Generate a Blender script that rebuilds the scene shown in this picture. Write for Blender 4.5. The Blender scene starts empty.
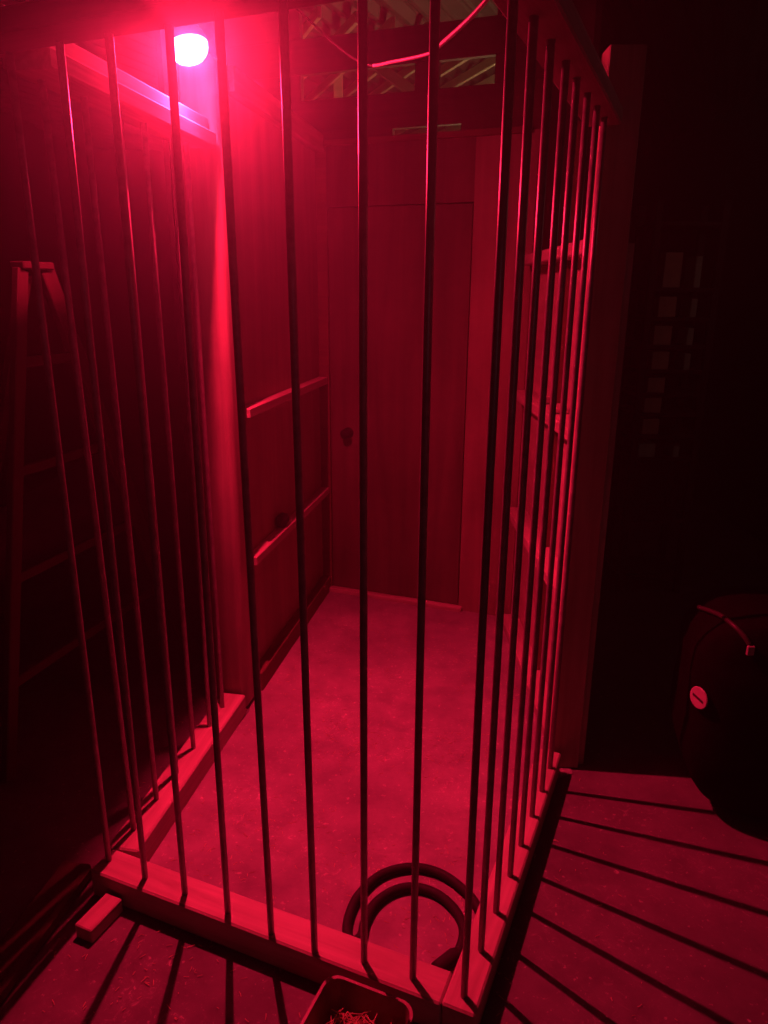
import bpy, bmesh, math, random
from mathutils import Vector, Matrix, noise
from mathutils.bvhtree import BVHTree

random.seed(7)
SC = bpy.context.scene
COL = SC.collection
PI = math.pi

# ------------------------------------------------------------------ materials
def nodes_of(name):
    m = bpy.data.materials.new(name)
    m.use_nodes = True
    nt = m.node_tree
    b = nt.nodes['Principled BSDF']
    return m, nt, b


def ramp(nt, fac, stops):
    r = nt.nodes.new('ShaderNodeValToRGB')
    els = r.color_ramp.elements
    while len(els) < len(stops):
        els.new(0.5)
    for e, (p, c) in zip(els, stops):
        e.position = p
        e.color = (c[0], c[1], c[2], 1)
    nt.links.new(fac, r.inputs['Fac'])
    return r.outputs['Color']


def noise_tex(nt, scale, detail=4, rough=0.6, stretch=(1, 1, 1), distortion=0.0, coord='Object'):
    tc = nt.nodes.new('ShaderNodeTexCoord')
    mp = nt.nodes.new('ShaderNodeMapping')
    mp.inputs['Scale'].default_value = stretch
    n = nt.nodes.new('ShaderNodeTexNoise')
    n.inputs['Scale'].default_value = scale
    n.inputs['Detail'].default_value = detail
    n.inputs['Roughness'].default_value = rough
    n.inputs['Distortion'].default_value = distortion
    nt.links.new(tc.outputs[coord], mp.inputs['Vector'])
    nt.links.new(mp.outputs['Vector'], n.inputs['Vector'])
    return n.outputs['Fac']


def bump(nt, bsdf, fac, strength, dist=0.01):
    b = nt.nodes.new('ShaderNodeBump')
    b.inputs['Strength'].default_value = strength
    b.inputs['Distance'].default_value = dist
    nt.links.new(fac, b.inputs['Height'])
    nt.links.new(b.outputs['Normal'], bsdf.inputs['Normal'])


def mix(nt, kind, fac, a, b):
    m = nt.nodes.new('ShaderNodeMix')
    m.data_type = 'RGBA'
    m.blend_type = kind
    if isinstance(fac, (int, float)):
        m.inputs[0].default_value = fac
    else:
        nt.links.new(fac, m.inputs[0])
    nt.links.new(a, m.inputs[6])
    nt.links.new(b, m.inputs[7])
    return m.outputs[2]


def wood(name, dark, light, axis, rough=0.75, scale=9.0, bmp=0.25):
    """grain runs along `axis` of the object's own coordinates"""
    m, nt, b = nodes_of(name)
    st = [1.0, 1.0, 1.0]
    st['xyz'.index(axis)] = 0.06
    g = noise_tex(nt, scale * 3, 5, 0.65, st, 0.6)
    blot = noise_tex(nt, 2.3, 3, 0.5)
    c1 = ramp(nt, g, [(0.3, dark), (0.7, light)])
    c2 = ramp(nt, blot, [(0.3, (0.62, 0.6, 0.58)), (0.65, (1, 1, 1))])
    c = mix(nt, 'MULTIPLY', 0.75, c1, c2)
    nt.links.new(c, b.inputs['Base Color'])
    b.inputs['Roughness'].default_value = rough
    bump(nt, b, g, bmp, 0.003)
    return m


def plain(name, color, rough=0.6, metal=0.0, var=0.25, scale=12.0, bmp=0.1):
    m, nt, b = nodes_of(name)
    n = noise_tex(nt, scale, 4, 0.6)
    lo = tuple(v * (1 - var) for v in color)
    hi = tuple(min(1, v * (1 + var)) for v in color)
    c = ramp(nt, n, [(0.3, lo), (0.7, hi)])
    nt.links.new(c, b.inputs['Base Color'])
    b.inputs['Roughness'].default_value = rough
    b.inputs['Metallic'].default_value = metal
    if bmp:
        bump(nt, b, n, bmp, 0.002)
    return m


def concrete(name, k=1.0, dusty=0.55):
    m, nt, b = nodes_of(name)
    n1 = noise_tex(nt, 1.3, 6, 0.62, coord='Object')
    n2 = noise_tex(nt, 9.0, 8, 0.7, coord='Object')
    n3 = noise_tex(nt, 55.0, 3, 0.6, coord='Object')
    n4 = noise_tex(nt, 24.0, 6, 0.75, (1, 1, 1), 2.5)
    base = ramp(nt, n1, [(0.25, (0.25 * k, 0.25 * k, 0.25 * k)), (0.5, (0.38 * k, 0.37 * k, 0.36 * k)), (0.75, (0.52 * k, 0.50 * k, 0.48 * k))])
    mid = ramp(nt, n2, [(0.32, (0.62, 0.62, 0.62)), (0.62, (1, 1, 1))])
    c = mix(nt, 'MULTIPLY', 0.9, base, mid)
    cl = ramp(nt, noise_tex(nt, 2.6, 3, 0.6), [(0.42, (0, 0, 0)), (0.62, (1, 1, 1))])
    dust = ramp(nt, n4, [(0.56, (0, 0, 0)), (0.66, (0.40, 0.38, 0.34))])
    dust = mix(nt, 'MULTIPLY', 1.0, dust, cl)
    c = mix(nt, 'ADD', dusty, c, dust)
    fleck = ramp(nt, n3, [(0.64, (0, 0, 0)), (0.70, (0.38, 0.36, 0.3))])
    c = mix(nt, 'ADD', 0.7, c, fleck)
    nt.links.new(c, b.inputs['Base Color'])
    b.inputs['Roughness'].default_value = 0.85
    b.inputs['Specular IOR Level'].default_value = 0.25
    bump(nt, b, n2, 0.35, 0.006)
    return m


def lens_glass(name):
    """red heat-lamp glass: lets the filament's light out and glows itself"""
    m = bpy.data.materials.new(name)
    m.use_nodes = True
    nt = m.node_tree
    nt.nodes.clear()
    out = nt.nodes.new('ShaderNodeOutputMaterial')
    tr = nt.nodes.new('ShaderNodeBsdfTransparent')
    em = nt.nodes.new('ShaderNodeEmission')
    n = noise_tex(nt, 20, 2)
    c = ramp(nt, n, [(0.2, (1.0, 0.085, 0.2)), (0.8, (1.0, 0.1, 0.22))])
    nt.links.new(c, em.inputs['Color'])
    em.inputs['Strength'].default_value = 40
    ad = nt.nodes.new('ShaderNodeAddShader')
    nt.links.new(tr.outputs[0], ad.inputs[0])
    nt.links.new(em.outputs[0], ad.inputs[1])
    nt.links.new(ad.outputs[0], out.inputs['Surface'])
    return m


M = dict(
    pine_x=wood('pine_along', (0.36, 0.29, 0.24), (0.62, 0.54, 0.47), 'x'),
    pine_z=wood('pine_upright', (0.38, 0.29, 0.22), (0.60, 0.50, 0.40), 'z'),
    post_z=wood('old_post', (0.27, 0.21, 0.17), (0.56, 0.46, 0.38), 'z', scale=6),
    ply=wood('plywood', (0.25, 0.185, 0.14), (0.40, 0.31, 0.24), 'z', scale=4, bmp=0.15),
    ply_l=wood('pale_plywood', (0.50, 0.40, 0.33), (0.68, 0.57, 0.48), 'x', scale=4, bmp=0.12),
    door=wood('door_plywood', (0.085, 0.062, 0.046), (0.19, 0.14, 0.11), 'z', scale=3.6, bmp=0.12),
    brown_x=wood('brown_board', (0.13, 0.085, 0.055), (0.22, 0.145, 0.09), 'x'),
    dark_z=wood('dark_cladding', (0.030, 0.022, 0.018), (0.055, 0.04, 0.03), 'z', scale=4),
    shade_z=wood('shaded_cladding', (0.010, 0.008, 0.007), (0.020, 0.016, 0.013), 'z', scale=4),  # near-black tone stands in for shade on the outer walls
    dark_x=wood('dark_timber', (0.06, 0.042, 0.03), (0.11, 0.075, 0.05), 'x'),
    black_x=wood('black_board', (0.008, 0.007, 0.006), (0.016, 0.013, 0.012), 'x', scale=4),
    batten=wood('pale_batten', (0.46, 0.36, 0.24), (0.66, 0.54, 0.38), 'x'),
    ladder_w=wood('weathered_ladder_wood', (0.09, 0.064, 0.05), (0.145, 0.105, 0.078), 'z'),
    steel=plain('dull_steel_rod', (0.30, 0.28, 0.28), 0.40, 0.35, 0.3, 30, 0.05),
    iron_roof=plain('galvanised_sheet', (0.055, 0.05, 0.044), 0.6, 0.3, 0.25, 3, 0.03),
    floor=concrete('dim_floor_concrete', 0.40, 0.45),  # outside the cage: lamp falloff put into a darker tone
    slab=concrete('dusty_lit_concrete', 0.84, 0.8),  # inside the cage: lamp's brighter pool put into a paler tone
    rubber=plain('black_rubber', (0.012, 0.011, 0.011), 0.8, 0, 0.3, 40, 0.05),
    socket=plain('dark_socket', (0.05, 0.045, 0.045), 0.5, 0, 0.2, 20, 0.02),
    mirror=plain('silvered_glass', (0.6, 0.6, 0.6), 0.25, 1.0, 0.1, 10, 0.0),
    lens=lens_glass('red_lamp_glass'),
    cable=plain('pale_flex', (0.8, 0.72, 0.68), 0.45, 0, 0.1, 20, 0.0),
    tubp=plain('grubby_plastic_tub', (0.22, 0.16, 0.13), 0.5, 0, 0.3, 10, 0.1),
    straw=plain('dry_straw', (0.62, 0.5, 0.28), 0.8, 0, 0.35, 30, 0.05),
    sack=plain('black_sack_cloth', (0.003, 0.0028, 0.003), 0.85, 0, 0.3, 25, 0.2),
    badge=plain('round_badge_card', (0.5, 0.46, 0.44), 0.6, 0, 0.08, 20, 0.0),
    ink=plain('badge_ink', (0.04, 0.03, 0.03), 0.6, 0, 0.1, 20, 0.0),
    card=plain('pale_card', (0.52, 0.40, 0.28), 0.8, 0, 0.2, 9, 0.05),
    greycard=plain('grey_green_card', (0.40, 0.62, 0.45), 0.8, 0, 0.2, 9, 0.05),
    knob=plain('black_knob', (0.006, 0.005, 0.005), 0.75, 0.0, 0.1, 20, 0.0),
)

M['sack'].node_tree.nodes['Principled BSDF'].inputs['Specular IOR Level'].default_value = 0.12

# ------------------------------------------------------------------ helpers
def link(name, bm, mat, parent=None, smooth=False, world=None):
    me = bpy.data.meshes.new(name)
    bmesh.ops.recalc_face_normals(bm, faces=bm.faces[:])
    bm.to_mesh(me)
    bm.free()
    me.materials.append(mat)
    if smooth:
        for p in me.polygons:
            p.use_smooth = True
    o = bpy.data.objects.new(name, me)
    COL.objects.link(o)
    if world is not None:
        o.matrix_world = world
    if parent is not None:
        o.parent = parent
        o.matrix_parent_inverse = Matrix.Identity(4)
        pm = WORLD[parent.name]
        w = world if world is not None else Matrix.Identity(4)
        o.matrix_basis = pm.inverted() @ w
        WORLD[o.name] = w
    else:
        WORLD[o.name] = world if world is not None else Matrix.Identity(4)
    return o


WORLD = {}


def tag(o, label=None, cat=None, group=None, kind=None):
    if label: o['label'] = label
    if cat: o['category'] = cat
    if group: o['group'] = group
    if kind: o['kind'] = kind
    return o


def thing(name, label, cat, loc, group=None, kind=None):
    o = bpy.data.objects.new(name, None)
    COL.objects.link(o)
    o.empty_display_size = 0.1
    o.location = loc
    WORLD[o.name] = Matrix.Translation(loc)
    return tag(o, label, cat, group, kind)


def frame(origin, xdir, zdir=(0, 0, 1)):
    x = Vector(xdir).normalized()
    z = Vector(zdir).normalized()
    y = z.cross(x).normalized()
    z = x.cross(y).normalized()
    m = Matrix.Identity(4)
    for i in range(3):
        m[i][0], m[i][1], m[i][2], m[i][3] = x[i], y[i], z[i], origin[i]
    return m


def box_bm(x0, x1, y0, y1, z0, z1, bevel=0.003, segs=1, bm=None):
    own = bm is None
    b2 = bmesh.new()
    vs = [b2.verts.new((x, y, z)) for z in (z0, z1) for y in (y0, y1) for x in (x0, x1)]
    for f in ((0, 1, 3, 2), (4, 6, 7, 5), (0, 4, 5, 1), (2, 3, 7, 6), (0, 2, 6, 4), (1, 5, 7, 3)):
        b2.faces.new([vs[i] for i in f])
    bmesh.ops.recalc_face_normals(b2, faces=b2.faces[:])
    if bevel:
        bmesh.ops.bevel(b2, geom=b2.edges[:], offset=bevel, segments=segs, affect='EDGES', profile=0.5)
    if own:
        return b2
    tmp = bpy.data.meshes.new('tmp')
    b2.to_mesh(tmp)
    b2.free()
    bm.from_mesh(tmp)
    bpy.data.meshes.remove(tmp)
    return bm


def beam(name, A, B, yl, yr, z0, z1, mat, parent=None, bevel=0.004, ext0=0.0, ext1=0.0, kind=None):
    """horizontal timber along plan line A->B; yl/yr = offsets to the right(-)/left(+) of the line"""
    A = Vector((A[0], A[1], 0)); B = Vector((B[0], B[1], 0))
    d = B - A
    m = frame((A.x, A.y, (z0 + z1) / 2), d)
    h = (z1 - z0) / 2
    o = link(name, box_bm(-ext0, d.length + ext1, min(yl, yr), max(yl, yr), -h, h, bevel), mat, parent, world=m)
    if kind: o['kind'] = kind
    return o


def upright(name, A, B, s0, s1, yl, yr, z0, z1, mat, parent=None, bevel=0.003, segs=1, kind=None):
    """vertical slab: s0..s1 along plan line A->B"""
    A = Vector((A[0], A[1], 0)); B = Vector((B[0], B[1], 0))
    d = (B - A).normalized()
    c = A + d * (s0 + s1) / 2
    m = frame((c.x, c.y, z0), d)
    hs = abs(s1 - s0) / 2
    o = link(name, box_bm(-hs, hs, min(yl, yr), max(yl, yr), 0, z1 - z0, bevel, segs), mat, parent, world=m)
    if kind: o['kind'] = kind
    return o


def tube_bm(pts, r, sides=10, bm=None, caps=True, radii=None):
    bm = bm or bmesh.new()
    pts = [Vector(p) for p in pts]
    n = len(pts)
    tans = []
    for i in range(n):
        a = pts[max(0, i - 1)]; b = pts[min(n - 1, i + 1)]
        tans.append((b - a).normalized())
    up = Vector((0, 0, 1)) if abs(tans[0].z) < 0.9 else Vector((1, 0, 0))
    nx = tans[0].cross(up).normalized()
    rings = []
    for i in range(n):
        t = tans[i]
        nx = (nx - t * nx.dot(t)).normalized()
        ny = t.cross(nx)
        rr = radii[i] if radii else r
        rings.append([bm.verts.new(pts[i] + (nx * math.cos(2 * PI * k / sides) + ny * math.sin(2 * PI * k / sides)) * rr)
                      for k in range(sides)])
    for a, b in zip(rings, rings[1:]):
        for k in range(sides):
            bm.faces.new((a[k], a[(k + 1) % sides], b[(k + 1) % sides], b[k]))
    if caps:
        bm.faces.new(rings[0][::-1]); bm.faces.new(rings[-1])
    return bm


def spline(pts, n=8):
    P = [Vector(p) for p in pts]
    P = [2 * P[0] - P[1]] + P + [2 * P[-1] - P[-2]]
    out = []
    for i in range(1, len(P) - 2):
        p0, p1, p2, p3 = P[i - 1:i + 3]
        for k in range(n):
            t = k / n
            out.append(0.5 * ((2 * p1) + (p2 - p0) * t + (2 * p0 - 5 * p1 + 4 * p2 - p3) * t * t + (3 * p1 - p0 - 3 * p2 + p3) * t ** 3))
    out.append(P[-2])
    return out


def lathe_bm(prof, sides=40, bm=None):
    bm = bm or bmesh.new()
    rings = []
    for (r, z) in prof:
        if r < 1e-6:
            rings.append([bm.verts.new((0, 0, z))])
        else:
            rings.append([bm.verts.new((r * math.cos(2 * PI * k / sides), r * math.sin(2 * PI * k / sides), z)) for k in range(sides)])
    for a, b in zip(rings, rings[1:]):
        for k in range(sides):
            k2 = (k + 1) % sides
            if len(a) == 1 and len(b) == 1: continue
            if len(a) == 1: bm.faces.new((a[0], b[k2], b[k]))
            elif len(b) == 1: bm.faces.new((a[k], a[k2], b[0]))
            else: bm.faces.new((a[k], a[k2], b[k2], b[k]))
    return bm


# ------------------------------------------------------------------ plan of the place (metres)
FL = (-0.800, 1.745)     # front-left corner of the cage, on the rod line
FR = (0.198, 1.330)      # front-right corner
RE = (0.622, 2.325)      # right rod line meets the right-hand post
LE = (-0.630, 2.700)     # left rod line meets the left-hand post
LW0, LW1 = (-0.529, 2.866), (-0.311, 4.022)     # inner face of the left partition
BW0, BW1 = (-0.311, 4.022), (0.640, 3.661)      # back wall
RW0, RW1 = (0.640, 2.330), (0.632, 3.665)       # inner face of the right partition
SILL, TOP = 0.09, 2.150

# ------------------------------------------------------------------ setting
def big_plane(name, x0, x1, y0, y1, z, mat, flip=False):
    bm = bmesh.new()
    nx, ny = 10, 12
    box_bm(x0, x1, y0, y1, z - 0.12, z, 0, bm=bm)
    return tag(link(name, bm, mat), kind='structure')

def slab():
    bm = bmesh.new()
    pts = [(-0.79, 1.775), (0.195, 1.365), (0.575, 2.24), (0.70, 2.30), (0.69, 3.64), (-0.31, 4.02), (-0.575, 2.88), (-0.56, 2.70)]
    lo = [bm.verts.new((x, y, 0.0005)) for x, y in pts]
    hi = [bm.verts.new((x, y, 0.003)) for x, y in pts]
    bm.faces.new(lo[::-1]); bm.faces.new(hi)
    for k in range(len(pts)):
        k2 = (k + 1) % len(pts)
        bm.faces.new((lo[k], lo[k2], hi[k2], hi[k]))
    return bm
tag(link('floor_cage', slab(), M['slab']), kind='structure')  # slab added to carry the paler tone of the lamplit floor
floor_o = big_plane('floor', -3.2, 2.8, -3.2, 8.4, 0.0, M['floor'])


def shell(name, A, B, h):
    A = Vector((A[0], A[1], 0)); B = Vector((B[0], B[1], 0))
    d = B - A
    m = frame((A.x, A.y, 0), d)
    bm = bmesh.new()
    L = d.length
    n = max(1, round(L / 0.19))
    for i in range(n):                       # vertical boarding
        j = random.uniform(-0.004, 0.004)
        box_bm(L * i / n + 0.002, L * (i + 1) / n - 0.002, -0.03 + j, 0.0 + j, 0, h, 0.002, bm=bm)
    box_bm(0, L, -0.05, -0.031, 0, h, 0, bm=bm)
    return tag(link(name, bm, M['shade_z'], world=m), kind='structure')

shell('wall_outer_left', (-3.15, -3.15), (-3.15, 8.35), 3.6).location.x += 0.0
shell('wall_outer_right', (2.75, 8.35), (2.75, -3.15), 3.6)
shell('wall_outer_front', (2.75, -3.15), (-3.15, -3.15), 3.6)
shell('wall_outer_back', (-3.15, 8.35), (2.75, 8.35), 3.6)

# corrugated iron roof
def corrugated():
    bm = bmesh.new()
    d = Vector((0.407, 0.913, 0)); c = Vector((0.913, -0.407, 0))
    o = Vector((-0.2, 2.6, 3.09))
    period, amp = 0.13, 0.018
    n = int(13.4 / period * 6)
    prev = None
    for i in range(n + 1):
        s = -6.7 + i * period / 6
        z = amp * math.sin(2 * PI * i / 6)
        a = bm.verts.new(o + c * s - d * 8.0 + Vector((0, 0, z)))
        b = bm.verts.new(o + c * s + d * 8.0 + Vector((0, 0, z)))
        if prev: bm.faces.new((prev[0], a, b, prev[1]))
        prev = (a, b)
    # keep the sheet within the shed
    for co, no in (((-3.2, 0, 0), (-1, 0, 0)), ((2.8, 0, 0), (1, 0, 0)), ((0, -3.2, 0), (0, -1, 0)), ((0, 8.4, 0), (0, 1, 0))):
        bmesh.ops.bisect_plane(bm, geom=bm.verts[:] + bm.edges[:] + bm.faces[:], plane_co=co, plane_no=no, clear_outer=True)
    bmesh.ops.solidify(bm, geom=bm.faces[:], thickness=0.002)
    return bm

roof = tag(link('ceiling', corrugated(), M['iron_roof'], smooth=False), kind='structure')

# roof timbers seen through the gap over the back wall
bd = Vector((-0.349, 0.937, 0))
bn = Vector((0.937, 0.349, 0))
for i in range(13):
    p = Vector((-1.05, 5.0, 3.03)) + bn * (0.2 * i)
    a = p - bd * 0.95; b = p + bd * 2.4
    beam('roof_batten', a, b, -0.012, 0.012, 3.015, 3.068, M['batten'], roof, 0.002)
link('roof_post', box_bm(-0.03, 0.03, -0.03, 0.03, 0, 3.08, 0.003), M['batten'], roof, world=Matrix.Translation((-0.325, 5.5, 0.0)))
m = frame((-0.16, 5.0, 3.06), (0.40, 0, -0.25))
link('roof_brace', box_bm(0, 0.62, -0.02, 0.02, -0.03, 0.03, 0.003), M['dark_x'], roof, world=m)

# back wall with the plain door
wb = thing('wall_back', None, None, (BW0[0], BW0[1], 0), kind='structure')
WBL = (Vector((BW1[0], BW1[1])) - Vector((BW0[0], BW0[1]))).length
DW0, DW1, DH = 0.012, 0.772, 2.10
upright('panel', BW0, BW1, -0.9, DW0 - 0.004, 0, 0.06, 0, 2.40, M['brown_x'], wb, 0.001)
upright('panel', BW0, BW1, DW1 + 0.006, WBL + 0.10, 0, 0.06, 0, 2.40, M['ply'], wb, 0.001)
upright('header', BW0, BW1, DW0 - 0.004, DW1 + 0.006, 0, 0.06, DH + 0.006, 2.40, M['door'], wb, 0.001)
beam('head_rail', BW0, BW1, -0.022, 0, 2.385, 2.412, M['brown_x'], wb, 0.002, 0.0, 0.02)
# boards over the header, with a short slit left open
for s0, s1, z0, z1 in ((-0.9, 0.36, 2.40, 2.455), (0.70, WBL + 0.1, 2.40, 2.455), (-0.9, WBL + 0.1, 2.447, 2.60),
                       (-0.9, WBL + 0.1, 2.715, 2.868), (-0.9, -0.125, 2.60, 2.715), (0.47, 0.585, 2.60, 2.715), (0.85, WBL + 0.1, 2.60, 2.715),
                       (0.85, WBL + 0.1, 2.868, 3.06), (-0.9, -0.125, 2.868, 3.06)):
    A = Vector((BW0[0], BW0[1])); d = (Vector((BW1[0], BW1[1])) - A).normalized()
    a = A + d * s0; b = A + d * s1
    beam('top_board', a, b, 0.005, 0.04, z0, z1, M['dark_x'], wb, 0.002)

# unseen strips added behind the door leaf to block back-room light
upright('light_stop', BW0, BW1, DW0 - 0.03, DW0 + 0.02, 0.0605, 0.08, 0.0, DH + 0.04, M['brown_x'], wb, 0.001)
upright('light_stop', BW0, BW1, DW1 - 0.02, DW1 + 0.03, 0.0605, 0.08, 0.0, DH + 0.04, M['brown_x'], wb, 0.001)
upright('light_stop', BW0, BW1, DW0 + 0.021, DW1 - 0.021, 0.041, 0.08, DH - 0.03, DH + 0.05, M['brown_x'], wb, 0.001)
# the door
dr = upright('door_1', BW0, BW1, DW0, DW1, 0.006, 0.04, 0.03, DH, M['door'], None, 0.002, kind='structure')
A = Vector((BW0[0], BW0[1], 0)); bdir = (Vector((BW1[0], BW1[1], 0)) - A).normalized()
bnorm = Vector((-bdir.y, bdir.x, 0))        # points away from the camera
kp = A + bdir * 0.118 - bnorm * -0.006
kp.z = 0.95
km = frame(kp, bdir, -bnorm)
kb = lathe_bm([(0, 0), (0.030, 0), (0.030, 0.006), (0.011, 0.012), (0.011, 0.030), (0.024, 0.040), (0.027, 0.052), (0.020, 0.064), (0, 0.067)], 24)
link('door_knob', kb, M['knob'], dr, smooth=True, world=km)
beam('trim_1', A + bdir * 0.0, A + bdir * 0.80, -0.03, 0.04, 0.0, 0.026, M['pine_x'], None, 0.003, kind='structure')

# left partition: plywood with rails
wl = thing('wall_left', None, None, (LW0[0], LW0[1], 0), kind='structure')
beam('panel', LW0, LW1, 0.05, 0.068, 0.0, 2.44, M['ply'], wl, 0.001, 0.0, 0.3)
for z in (1.25, 0.63):
    beam('rail', LW0, LW1, 0.0, 0.05, z - 0.038, z, M['pine_x'], wl, 0.003, 0.0, -0.005)
beam('bottom_plate', LW0, LW1, 0.0, 0.05, 0.0, 0.09, M['brown_x'], wl, 0.003, 0.0, -0.005)
beam('rail', LW0, LW1, 0.0, 0.05, 2.36, 2.44, M['pine_x'], wl, 0.003, 0.0, -0.005)

# right partition: open studding with a board skin
wr = thing('wall_right', None, None, (RW0[0], RW0[1], 0), kind='structure')
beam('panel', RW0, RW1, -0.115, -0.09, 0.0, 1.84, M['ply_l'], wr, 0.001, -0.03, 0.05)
beam('blocker_panel', RW0, RW1, -0.115, -0.09, 1.842, 3.06, M['black_x'], wr, 0.001, -0.62, 0.05)  # near-black panel added to block lamp light from the rack
for z in (1.86, 1.24, 0.64):
    beam('noggin', RW0, RW1, -0.09, 0.0, z - 0.045, z, M['pine_x'], wr, 0.004, -0.085, -0.06)
beam('bottom_plate', RW0, RW1, -0.09, 0.0, 0.0, 0.045, M['pine_x'], wr, 0.004, -0.085, -0.06)
for s in (0.66, 1.29):
    upright('stud', RW0, RW1, s, s + 0.045, -0.089, -0.055, 0.046, 2.30, M['brown_x'], wr, 0.003)
# unseen walls behind the back wall; right one added to contain lamp light
beam('wall_rear_right', (0.74, 3.70), (0.74, 8.3), -0.03, 0.0, 0.0, 3.06, M['dark_x'], None, 0.001, kind='structure')
beam('wall_rear_left', (-1.18, 4.36), (-1.18, 8.3), 0.0, 0.03, 0.0, 3.06, M['dark_x'], None, 0.001, kind='structure')

# posts at the ends of the cage
lp = thing('timber_post', 'stout round-edged timber post at the left end of the cage, under the lamp', 'post', (-0.625, 2.785, 0))
o = link('shaft', box_bm(-0.07, 0.07, -0.07, 0.07, 0, 2.44, 0.032, 4), M['post_z'], lp, smooth=True,
         world=frame((-0.625, 2.785, 0), (0.982, -0.187, 0)))
o2 = thing('timber_post', 'plain square timber post ending the right partition, its front face in shadow', 'post', (0.668, 2.375, 0))
link('shaft', box_bm(-0.045, 0.060, -0.04, 0.04, 0, 2.36, 0.003, 1), M['pine_z'], o2, world=Matrix.Translation((0.668, 2.375, 0)))

# ------------------------------------------------------------------ cage
cage = thing('barred_cage', 'walk-in cage of upright steel rods between pale timber rails on the concrete', 'cage', (-0.3, 1.54, 0))
fdir = (Vector((FR[0], FR[1], 0)) - Vector((FL[0], FL[1], 0))).normalized()
# sills: offsets are to the left(+)/right(-) of travel direction
beam('bottom_rail', FL, FR, 0.060, -0.036, 0, SILL, M['pine_x'], cage, 0.005, 0.03, -0.0475)     # front
beam('bottom_rail', FR, RE, 0.046, -0.036, 0, SILL, M['pine_x'], cage, 0.005, 0.033, -0.01)      # right
beam('bottom_rail', FL, LE, -0.062, 0.04, 0, SILL, M['pine_x'], cage, 0.005, -0.066, -0.0)       # left
beam('top_rail', FL, FR, 0.022, -0.08, TOP + 0.022, TOP + 0.067, M['dark_x'], cage, 0.004, 0.05, -0.055)  # front rail's shade put into a darker timber
beam('top_rail', FR, RE, 0.05, -0.05, TOP, TOP + 0.045, M['pine_x'], cage, 0.004, 0.05, -0.005)
beam('top_rail', FL, LE, -0.065, 0.05, TOP, TOP + 0.045, M['pine_x'], cage, 0.004, -0.055, 0.0)
beam('top_rail', FL, LE, -0.040, 0.05, TOP + 0.0455, TOP + 0.090, M['pine_x'], cage, 0.004, 0.05, 0.0)

RODS = [(-0.800, 1.762), (-0.673, 1.695), (-0.545, 1.640), (-0.413, 1.577), (-0.286, 1.512), (-0.168, 1.457), (-0.042, 1.428),
        (0.078, 1.383), (0.198, 1.336),
        (0.254, 1.462), (0.310, 1.584), (0.369, 1.713), (0.422, 1.835), (0.480, 1.964), (0.537, 2.087), (0.591, 2.212),
        (-0.770, 1.892), (-0.742, 2.033), (-0.714, 2.170), (-0.691, 2.315), (-0.665, 2.457), (-0.644, 2.592)]
LEAN = {1: (0.008, 0.0), 3: (0.0, 0.012), 4: (-0.016, 0.0), 5: (-0.012, 0.0), 16: (-0.02, -0.008), 17: (-0.01, 0), 19: (-0.002, 0), 20: (0.014, 0.0)}
rod0 = None
for i, (x, y) in enumerate(RODS):
    dx, dy = LEAN.get(i, (0, 0))
    base = Vector((x, y, SILL - 0.03))
    top = Vector((x + dx, y + dy, TOP + 0.02))
    length = TOP + (0.035 if i < 9 else 0.012)
    if rod0 is None:
        bm = tube_bm([(0, 0, k * (TOP + 0.05 - SILL) / 4) for k in range(5)], 0.0085, 14)
        rod = link('bar', bm, M['steel'], cage, smooth=True, world=Matrix.Translation(base))
        rod0 = rod
    else:
        rod = rod0.copy()
        COL.objects.link(rod)
        rod.parent = cage
    q = Vector((0, 0, 1)).rotation_difference((top - base).normalized()).to_matrix().to_4x4()
    rod.matrix_parent_inverse = Matrix.Identity(4)
    rod.matrix_basis = (Matrix.Translation(base - Vector((-0.3, 1.54, 0))) @ q @ Matrix.Rotation(i * 1.7, 4, 'Z')
                        @ Matrix.Diagonal((1, 1, (length - base.z) / (TOP + 0.05 - SILL), 1)))

# ------------------------------------------------------------------ heat lamp
LAMP = Vector((-0.590, 2.466, 2.385))
ax = Vector((0.23, -0.18, -0.956)).normalized()
lm = frame(LAMP, ax.cross(Vector((0, 1, 0))), -ax)      # local -Z looks along the beam
lamp = thing('heat_lamp', 'glowing red reflector heat lamp hung above the cage by the left post', 'lamp', LAMP)
link('reflector', lathe_bm([(0.060, 0.0), (0.060, 0.012), (0.052, 0.034), (0.036, 0.062), (0.024, 0.085), (0.018, 0.100), (0, 0.100)], 48),
     M['mirror'], lamp, smooth=True, world=lm)
link('lens', lathe_bm([(0.0595, 0.0), (0.0575, -0.012), (0.051, -0.025), (0.040, -0.036), (0.024, -0.044), (0.010, -0.047), (0, -0.0475)], 48), M['lens'], lamp, smooth=True, world=lm)
link('socket', lathe_bm([(0, 0.095), (0.024, 0.095), (0.026, 0.105), (0.026, 0.150), (0.018, 0.162), (0.008, 0.170), (0, 0.170)], 24),
     M['socket'], lamp, smooth=True, world=lm)
sb = lm @ Vector((0, 0, 0.168))
link('flex', tube_bm(spline([sb, sb + Vector((-0.02, 0.02, 0.05)), (-0.67, 2.60, 2.70), (-0.66, 2.62, 3.06)], 6), 0.004, 8), M['rubber'], lamp, smooth=True)

LAMP_RED = (1.0, 0.011, 0.062)


def lamp_light(name, kind, energy, angle=None):
    l = bpy.data.lights.new(name, kind)
    l.energy = energy
    l.color = LAMP_RED
    l.shadow_soft_size = 0.012
    if angle:
        l.spot_size = math.radians(angle)
        l.spot_blend = 1.0
    o = bpy.data.objects.new(name, l)
    COL.objects.link(o)
    o.location = LAMP + ax * 0.004
    o.rotation_euler = (-ax).to_track_quat('Z', 'Y').to_euler()
    return o


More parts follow.
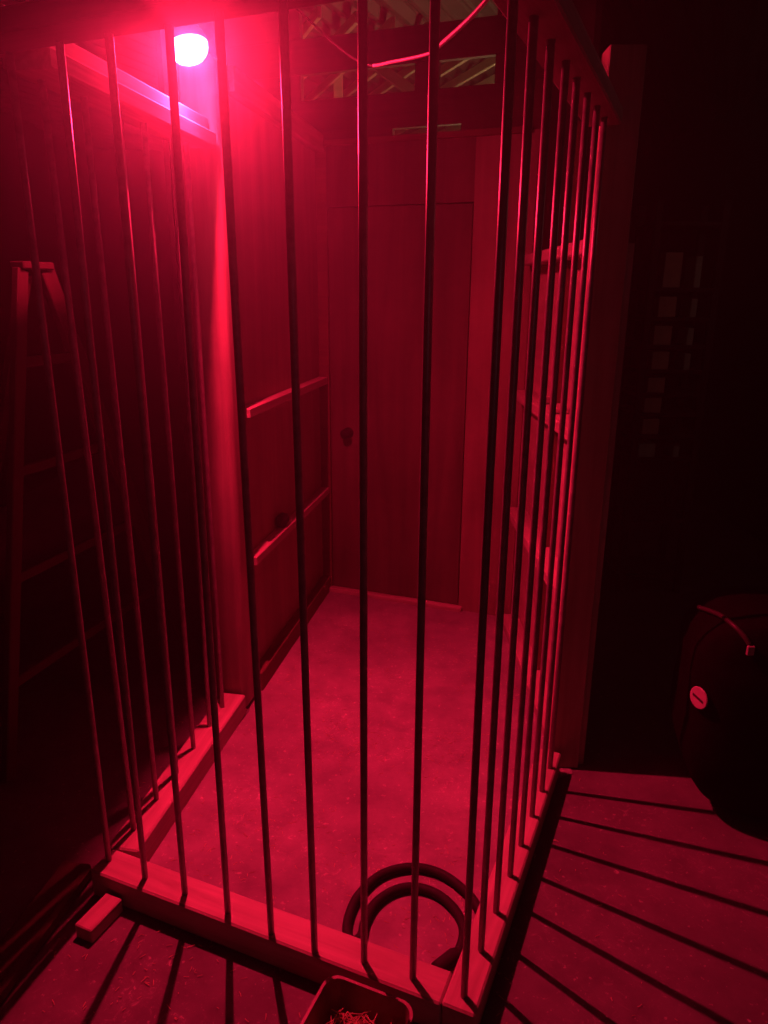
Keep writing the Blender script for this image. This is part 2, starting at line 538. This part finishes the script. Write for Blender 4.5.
lamp_light('heat_lamp_filament', 'POINT', 46)            # bare filament
lamp_light('heat_lamp_wide_beam', 'SPOT', 165, 168)       # thrown forward by the silvered bowl
lamp_light('heat_lamp_core_beam', 'SPOT', 330, 92)

# pale flex looped across to the front corner
pts = spline([(-0.62, 3.55, 2.99), (-0.405, 3.1, 2.735), (-0.287, 2.8, 2.579), (-0.150, 2.5, 2.397), (-0.056, 2.30, 2.296), (0.017, 2.05, 2.237), (0.095, 1.85, 2.200),
              (0.115, 1.75, 2.190), (0.160, 1.55, 2.182), (0.205, 1.40, 2.200)], 8)
bm = tube_bm(pts[34:], 0.0040, 8)
off = [p + Vector((0.005, 0.003, 0.0065)) for p in pts[52:]]
tube_bm(off, 0.0040, 8, bm)
cab = tag(link('power_cable', bm, M['cable'], smooth=True), 'thin pale electric cable sagging across the top of the cage to the front corner', 'cable')
lead = link('unlit_lead', tube_bm(pts[:35], 0.0035, 8), M['rubber'], cab, smooth=True)  # unlit length of the cable, its shade put into a black material
lead['label'] = 'thinner length of the cable, darkened in colour where unlit'

# ------------------------------------------------------------------ hose on the cage floor
hp = [(0.280, 1.650), (0.255, 1.715), (0.185, 1.793), (0.095, 1.822), (0.0, 1.792), (-0.066, 1.712), (-0.092, 1.63), (-0.090, 1.572),
      (-0.070, 1.556), (-0.052, 1.578), (-0.044, 1.625), (-0.016, 1.685), (0.036, 1.730), (0.095, 1.744), (0.160, 1.720), (0.208, 1.664), (0.226, 1.595),
      (0.208, 1.530), (0.176, 1.492)]
hz = thing('rubber_hose', 'black rubber hose bent double in a horseshoe inside the front rail', 'hose', (0.09, 1.6, 0))
link('tube', tube_bm(spline([(x, y, 0.0165) for x, y in hp], 6), 0.0135, 14), M['rubber'], hz, smooth=True)
link('coupling', tube_bm([(0.200, 1.515, 0.024), (0.192, 1.506, 0.024), (0.152, 1.472, 0.024), (0.138, 1.464, 0.024)], 0.021, 16, radii=[0.015, 0.020, 0.020, 0.017]),
     M['rubber'], hz, smooth=True)

# ------------------------------------------------------------------ offcut of wood by the corner
bmk = box_bm(-0.06, 0.06, -0.029, 0.029, 0, 0.045, 0.003)
tag(link('wood_block', bmk, M['pine_x'], world=frame((-0.782, 1.622, 0), (-0.045, -0.107, 0))),
    'short pale offcut of timber lying outside the front left corner of the cage', 'wood block')

# dark plank outside
tag(beam('rough_plank', (-0.985, 1.02), (-0.865, 1.80), 0.0, 0.10, 0, 0.05, M['dark_x'], None, 0.012),
    'dark rough plank lying on the floor outside the left front corner', 'plank')

# ------------------------------------------------------------------ plastic tub with straw
tub = thing('plastic_tub', 'shallow rounded plastic tub of straw standing against the front rail', 'tub', (-0.057, 1.232, 0))
TM = frame((-0.057, 1.232, 0), fdir)

def rrect(hx, hy, r, z, n=6):
    out = []
    for cx, cy, a0 in ((hx - r, hy - r, 0), (-hx + r, hy - r, PI / 2), (-hx + r, -hy + r, PI), (hx - r, -hy + r, 1.5 * PI)):
        for k in range(n + 1):
            a = a0 + PI / 2 * k / n
            out.append((cx + r * math.cos(a), cy + r * math.sin(a), z))
    return out


def loft(rings, bm, cap0=True, cap1=True):
    vs = [[bm.verts.new(p) for p in r] for r in rings]
    n = len(vs[0])
    for a, b in zip(vs, vs[1:]):
        for k in range(n):
            bm.faces.new((a[k], a[(k + 1) % n], b[(k + 1) % n], b[k]))
    if cap0: bm.faces.new(vs[0][::-1])
    if cap1: bm.faces.new(vs[-1])
    return bm

rings = [rrect(0.092, 0.079, 0.03, 0.0), rrect(0.108, 0.094, 0.035, 0.122), rrect(0.113, 0.098, 0.038, 0.124), rrect(0.113, 0.098, 0.038, 0.130),
         rrect(0.106, 0.091, 0.034, 0.130), rrect(0.089, 0.076, 0.028, 0.006)]
link('tub_shell', loft(rings, bmesh.new()), M['tubp'], tub, smooth=False, world=TM)


def straws(n, fn, lo, hi, w):
    bm = bmesh.new()
    for _ in range(n):
        p, tilt = fn()
        L = random.uniform(lo, hi)
        a = random.uniform(0, 2 * PI)
        d = Vector((math.cos(a), math.sin(a), random.uniform(-tilt, tilt))).normalized()
        c = Vector(p)
        mid = c + Vector((random.uniform(-1, 1), random.uniform(-1, 1), 0)) * L * 0.08
        q = [c - d * L / 2, mid, c + d * L / 2]
        for v in q:
            v.z = max(v.z, w * 0.9)
        tube_bm(q, w, 4, bm)
    return bm

def in_tub():
    return (random.uniform(-0.07, 0.07), random.uniform(-0.065, 0.065), random.uniform(0.02, 0.085)), 0.35
stw = tag(link('straw_bedding', straws(420, in_tub, 0.025, 0.06, 0.0011), M['straw'], None, world=TM),
          'dry chopped straw filling the plastic tub', 'straw', kind='stuff')


def on_floor():
    while True:
        x = random.uniform(-0.9, 1.2); y = random.uniform(1.0, 3.6)
        v = noise.noise(Vector((x * 3.1, y * 3.1, 0)))
        if x > 0.72 or (x > 0.35 and y < 2.2 and random.random() < 0.7): continue
        if v < random.uniform(-0.25, 0.5): continue
        return (x, y, 0.0042), 0.02
def clear(p):
    return True
fl = straws(1500, on_floor, 0.004, 0.018, 0.0009)
tag(link('straw_litter', fl, M['straw']), 'scattered bits of straw across the concrete floor', 'straw', kind='stuff')

# ------------------------------------------------------------------ bits on the ledges
lump = bmesh.new()
bmesh.ops.create_icosphere(lump, subdivisions=3, radius=1)
for v in lump.verts:
    n = noise.noise(v.co * 2.3) * 0.25
    v.co = Vector((v.co.x * 0.058, v.co.y * 0.026, v.co.z * 0.032)) * (1 + n)
z0 = min(v.co.z for v in lump.verts)
tag(link('dark_lump', lump, M['rubber'], smooth=True, world=frame((-0.478, 3.285, 0.63 - z0), (0.187, 0.982, 0))),
    'small dark lump on the lower rail of the left partition', 'lump')
for (x, y, sx, sy, sz, rz, lab) in ((0.685, 2.86, 0.034, 0.022, 0.020, 0.4, 'rounded pale stub of wood on the middle right-hand ledge'),
                                    (0.680, 3.12, 0.030, 0.018, 0.016, -0.3, 'smaller wood chip further back along the middle right-hand ledge')):
    b = bmesh.new()
    bmesh.ops.create_icosphere(b, subdivisions=3, radius=1)
    for v in b.verts:
        n = noise.noise(v.co * 1.7 + Vector((x * 9, 0, 0))) * 0.2
        v.co = Vector((v.co.x * sx, v.co.y * sy, v.co.z * sz)) * (1 + n)
    zz = min(v.co.z for v in b.verts)
    tag(link('wood_stub', b, M['pine_x'], smooth=True, world=Matrix.Translation((x, y, 1.24 - zz)) @ Matrix.Rotation(rz, 4, 'Z')), lab, 'wood stub')

# ------------------------------------------------------------------ tapered ladder in the dark on the left
lad = thing('tripod_ladder', 'tall tapered wooden tripod ladder standing in the dark beyond the left rods', 'ladder', (-1.18, 2.83, 0))
l0, l1 = Vector((-1.345, 2.245, 0)), Vector((-1.248, 2.63, 1.76))
r0, r1 = Vector((-1.030, 3.400, 0)), Vector((-1.214, 2.744, 1.76))
def stick(name, a, b, wx, wy, mat, parent, bevel=0.004, side=None):
    d = (b - a)
    z = d.normalized()
    s = side or Vector((0.26, 0.965, 0))
    x = (s - z * s.dot(z)).normalized()
    y = z.cross(x)
    m = Matrix.Identity(4)
    for i in range(3):
        m[i][0], m[i][1], m[i][2], m[i][3] = x[i], y[i], z[i], a[i]
    return link(name, box_bm(-wx / 2, wx / 2, -wy / 2, wy / 2, 0, d.length, bevel), mat, parent, world=m)
stick('rail', l0, l1, 0.05, 0.03, M['ladder_w'], lad)
stick('rail', r0, r1, 0.07, 0.03, M['ladder_w'], lad)
for z in (0.34, 0.71, 1.08, 1.45):
    t = z / 1.76
    a = l0.lerp(l1, t); b = r0.lerp(r1, t)
    stick('rung', a, b, 0.035, 0.022, M['ladder_w'], lad, 0.003, Vector((0, 0, 1)))
topc = (l1 + r1) / 2
link('top_cap', box_bm(-0.075, 0.075, -0.03, 0.03, 0, 0.025, 0.004), M['ladder_w'], lad, world=frame(topc, r1 - l1))
stick('prop_leg', Vector((-1.95, 3.05, 0)), topc + Vector((-0.03, 0.0, -0.02)), 0.045, 0.03, M['ladder_w'], lad)

# ------------------------------------------------------------------ black sack on the right
bag = thing('black_bag', 'big slumped black bag with a round badge standing on the floor at the right', 'bag', (1.42, 2.22, 0))
bm = bmesh.new()
bmesh.ops.create_icosphere(bm, subdivisions=5, radius=1)
def sgn(v, e): return math.copysign(abs(v) ** e, v)
for v in bm.verts:
    p = v.co.normalized()
    x, y, z = sgn(p.x, 0.45), sgn(p.y, 0.45), sgn(p.z, 0.45)
    k = 1.0 / max((abs(x) ** 5 + abs(y) ** 5 + abs(z) ** 5) ** (1 / 5), 1e-6)
    x, y, z = x * k, y * k, z * k
    h = (z + 1) / 2
    w = 0.76 + 0.24 * min(1, h / 0.32) ** 0.7 - 0.12 * max(0, h - 0.75)
    wob = 0.035 * noise.noise(Vector((x * 2.2, y * 2.2, z * 2.6))) + 0.014 * noise.noise(Vector((x * 6, y * 6, z * 7)))
    v.co = Vector((x * 0.41 * w * (1 + wob), y * 0.25 * w * (1 + wob), h * 0.735 + wob * 0.5 * h))
zmin = min(v.co.z for v in bm.verts)
for v in bm.verts: v.co.z -= zmin
BM = frame((1.425, 2.16, 0), (0.97, -0.24, 0))
bvh = BVHTree.FromBMesh(bm)
inv = BM.inverted()
cam_p = Vector((0, 0, 1.69))
def on_bag(target):
    """nearest point of the sack towards a target, with its normal (sack coordinates)"""
    loc, nor, idx, dist = bvh.find_nearest(inv @ Vector(target))
    return loc, nor
lloc, lnor = on_bag((1.00, 2.055, 0.465))
strap_pts = []
for q in ((0.826, 1.75, 0.908), (0.880, 1.75, 0.886), (0.915, 1.75, 0.861), (0.949, 1.75, 0.830), (0.970, 1.75, 0.803)):
    d = (Vector(q) - cam_p).normalized()                      # where the strap lies on the sack
    l, n, _, _ = bvh.ray_cast(inv @ cam_p, inv.to_3x3() @ d)
    if l is None: l, n = on_bag(cam_p + d * 2.6)
    strap_pts.append(BM @ (l + n * 0.010))
link('sack', bm, M['sack'], bag, smooth=True, world=BM)
link('strap', tube_bm(spline(strap_pts, 6), 0.008, 10), M['socket'], bag, smooth=True)
link('strap_buckle', box_bm(-0.012, 0.012, -0.004, 0.004, -0.016, 0.016, 0.003), M['badge'], bag, world=Matrix.Translation(strap_pts[-1] + Vector((0, -0.006, -0.015))))
wl_ = BM @ lloc
wn = (BM.to_3x3() @ lnor).normalized()
LMx = frame(wl_ + wn * 0.010, wn.cross(Vector((0, 0, 1))).normalized() * -1, wn)
bdg = link('badge', lathe_bm([(0, -0.004), (0.034, -0.004), (0.036, 0.0), (0.034, 0.003), (0, 0.004)], 32), M['badge'], bag, world=LMx)
bdg['label'] = 'round pale badge with a dark stroke'
link('badge_mark', box_bm(-0.022, 0.022, -0.0042, 0.0042, 0.0035, 0.0055, 0.001), M['ink'], bdg, world=LMx @ Matrix.Rotation(math.radians(-12), 4, 'Z'))

# ------------------------------------------------------------------ rack of pale boxes far back on the right
rack = thing('slatted_rack', 'tall dark rack of narrow shelves standing in the dark at the back right', 'rack', (1.56, 4.15, 0))
for x in (1.395, 1.735):
    for y in (4.03, 4.30):
        link('upright', box_bm(-0.018, 0.018, -0.018, 0.018, 0, 2.15, 0.003), M['dark_z'], rack, world=Matrix.Translation((x, y, 0)))
shelfz = [0.815, 0.945, 1.065, 1.175, 1.300, 1.430, 1.575, 1.725]
hts = [0.075, 0.085, 0.085, 0.082, 0.095, 0.10, 0.105, 0.175]
for z in shelfz + [0.12, 0.45, 2.05]:
    link('shelf', box_bm(1.377 - 1.56, 1.753 - 1.56, -0.13, 0.16, -0.02, 0, 0.002), M['dark_z'], rack, world=Matrix.Translation((1.56, 4.15, z)))
names = ['lowest small grey-green carton', 'second carton from the bottom', 'third carton from the bottom', 'fourth carton from the bottom',
         'fifth carton from the bottom', 'third carton from the top', 'second carton from the top', 'tall topmost carton']
for i, (z, h) in enumerate(zip(shelfz, hts)):
    xc = 1.470 + 0.004 * i
    o = link('carton', box_bm(-0.047, 0.047, -0.07, 0.07, 0, h, 0.003), M['greycard'] if i == 0 else M['card'],
             world=Matrix.Translation((xc, 4.10, z)) @ Matrix.Rotation(0.06 * math.sin(i * 2.1), 4, 'Z'))
    tag(o, names[i] + ' in the main column on the dark rack', 'carton', 'cartons on the dark rack')
nm2 = {0: 'thin grey carton at the lowest right of the dark rack', 4: 'thin carton upright at right of the dark rack, lowest of the narrow four',
       5: 'thin carton upright at right of the dark rack, second of the narrow four', 6: 'thin carton upright at right of the dark rack, third of the narrow four',
       7: 'thin carton upright at right of the dark rack, topmost of the narrow four'}
for i, lab in nm2.items():
    o = link('carton', box_bm(-0.017, 0.017, -0.07, 0.07, 0, hts[i] * 0.9, 0.003), M['greycard'],
             world=Matrix.Translation((1.635, 4.10, shelfz[i])))
    tag(o, lab, 'carton', 'cartons on the dark rack')

# ------------------------------------------------------------------ light, haze, camera
def lamp_point(name, loc, energy, color, size):
    l = bpy.data.lights.new(name, 'POINT')
    l.energy = energy; l.color = color; l.shadow_soft_size = size
    o = bpy.data.objects.new(name, l)
    COL.objects.link(o); o.location = loc
    return o
lamp_point('back_room_lamp', (0.66, 4.70, 2.0), 24.0, (1.0, 0.72, 0.36), 0.05)
lamp_point('front_fill', (1.2, -2.2, 1.9), 3.6, (1.0, 0.62, 0.72), 0.3)  # unseen fill added behind the camera for ambient light
lamp_point('side_fill', (2.40, 2.85, 2.6), 2.2, (1.0, 0.34, 0.30), 0.1)  # unseen fill added to brighten the cartons on the rack

w = bpy.data.worlds.new('glow_haze')
SC.world = w
w.use_nodes = True
nt = w.node_tree
nt.nodes['Background'].inputs['Color'].default_value = (0, 0, 0, 1)
nt.nodes['Background'].inputs['Strength'].default_value = 0
vs = nt.nodes.new('ShaderNodeVolumeScatter')      # added haze, stands in for lens glow around the lamp
vs.inputs['Color'].default_value = (0.95, 0.95, 0.95, 1)
vs.inputs['Density'].default_value = 0.078
vs.inputs['Anisotropy'].default_value = 0.88
nt.links.new(vs.outputs[0], nt.nodes['World Output'].inputs['Volume'])

cd = bpy.data.cameras.new('camera')
co = bpy.data.objects.new('camera', cd)
COL.objects.link(co)
cd.sensor_fit = 'VERTICAL'
cd.sensor_height = 24
cd.lens = 731.77 * 24 / 1024
cd.clip_start = 0.05
co.matrix_world = Matrix.Translation((0, 0, 1.69)) @ Matrix.Rotation(math.radians(90 - 16.681), 4, 'X') @ Matrix.Rotation(math.radians(0.392), 4, 'Z')
SC.camera = co

SC.view_settings.view_transform = 'Standard'
SC.view_settings.look = 'None'
SC.view_settings.exposure = -0.22
SC.view_settings.gamma = 1.0
SC.view_settings.use_curve_mapping = False
SC.cycles.use_denoising = True
SC.cycles.max_bounces = 6
SC.cycles.diffuse_bounces = 4
SC.cycles.volume_bounces = 0
SC.cycles.transparent_max_bounces = 8
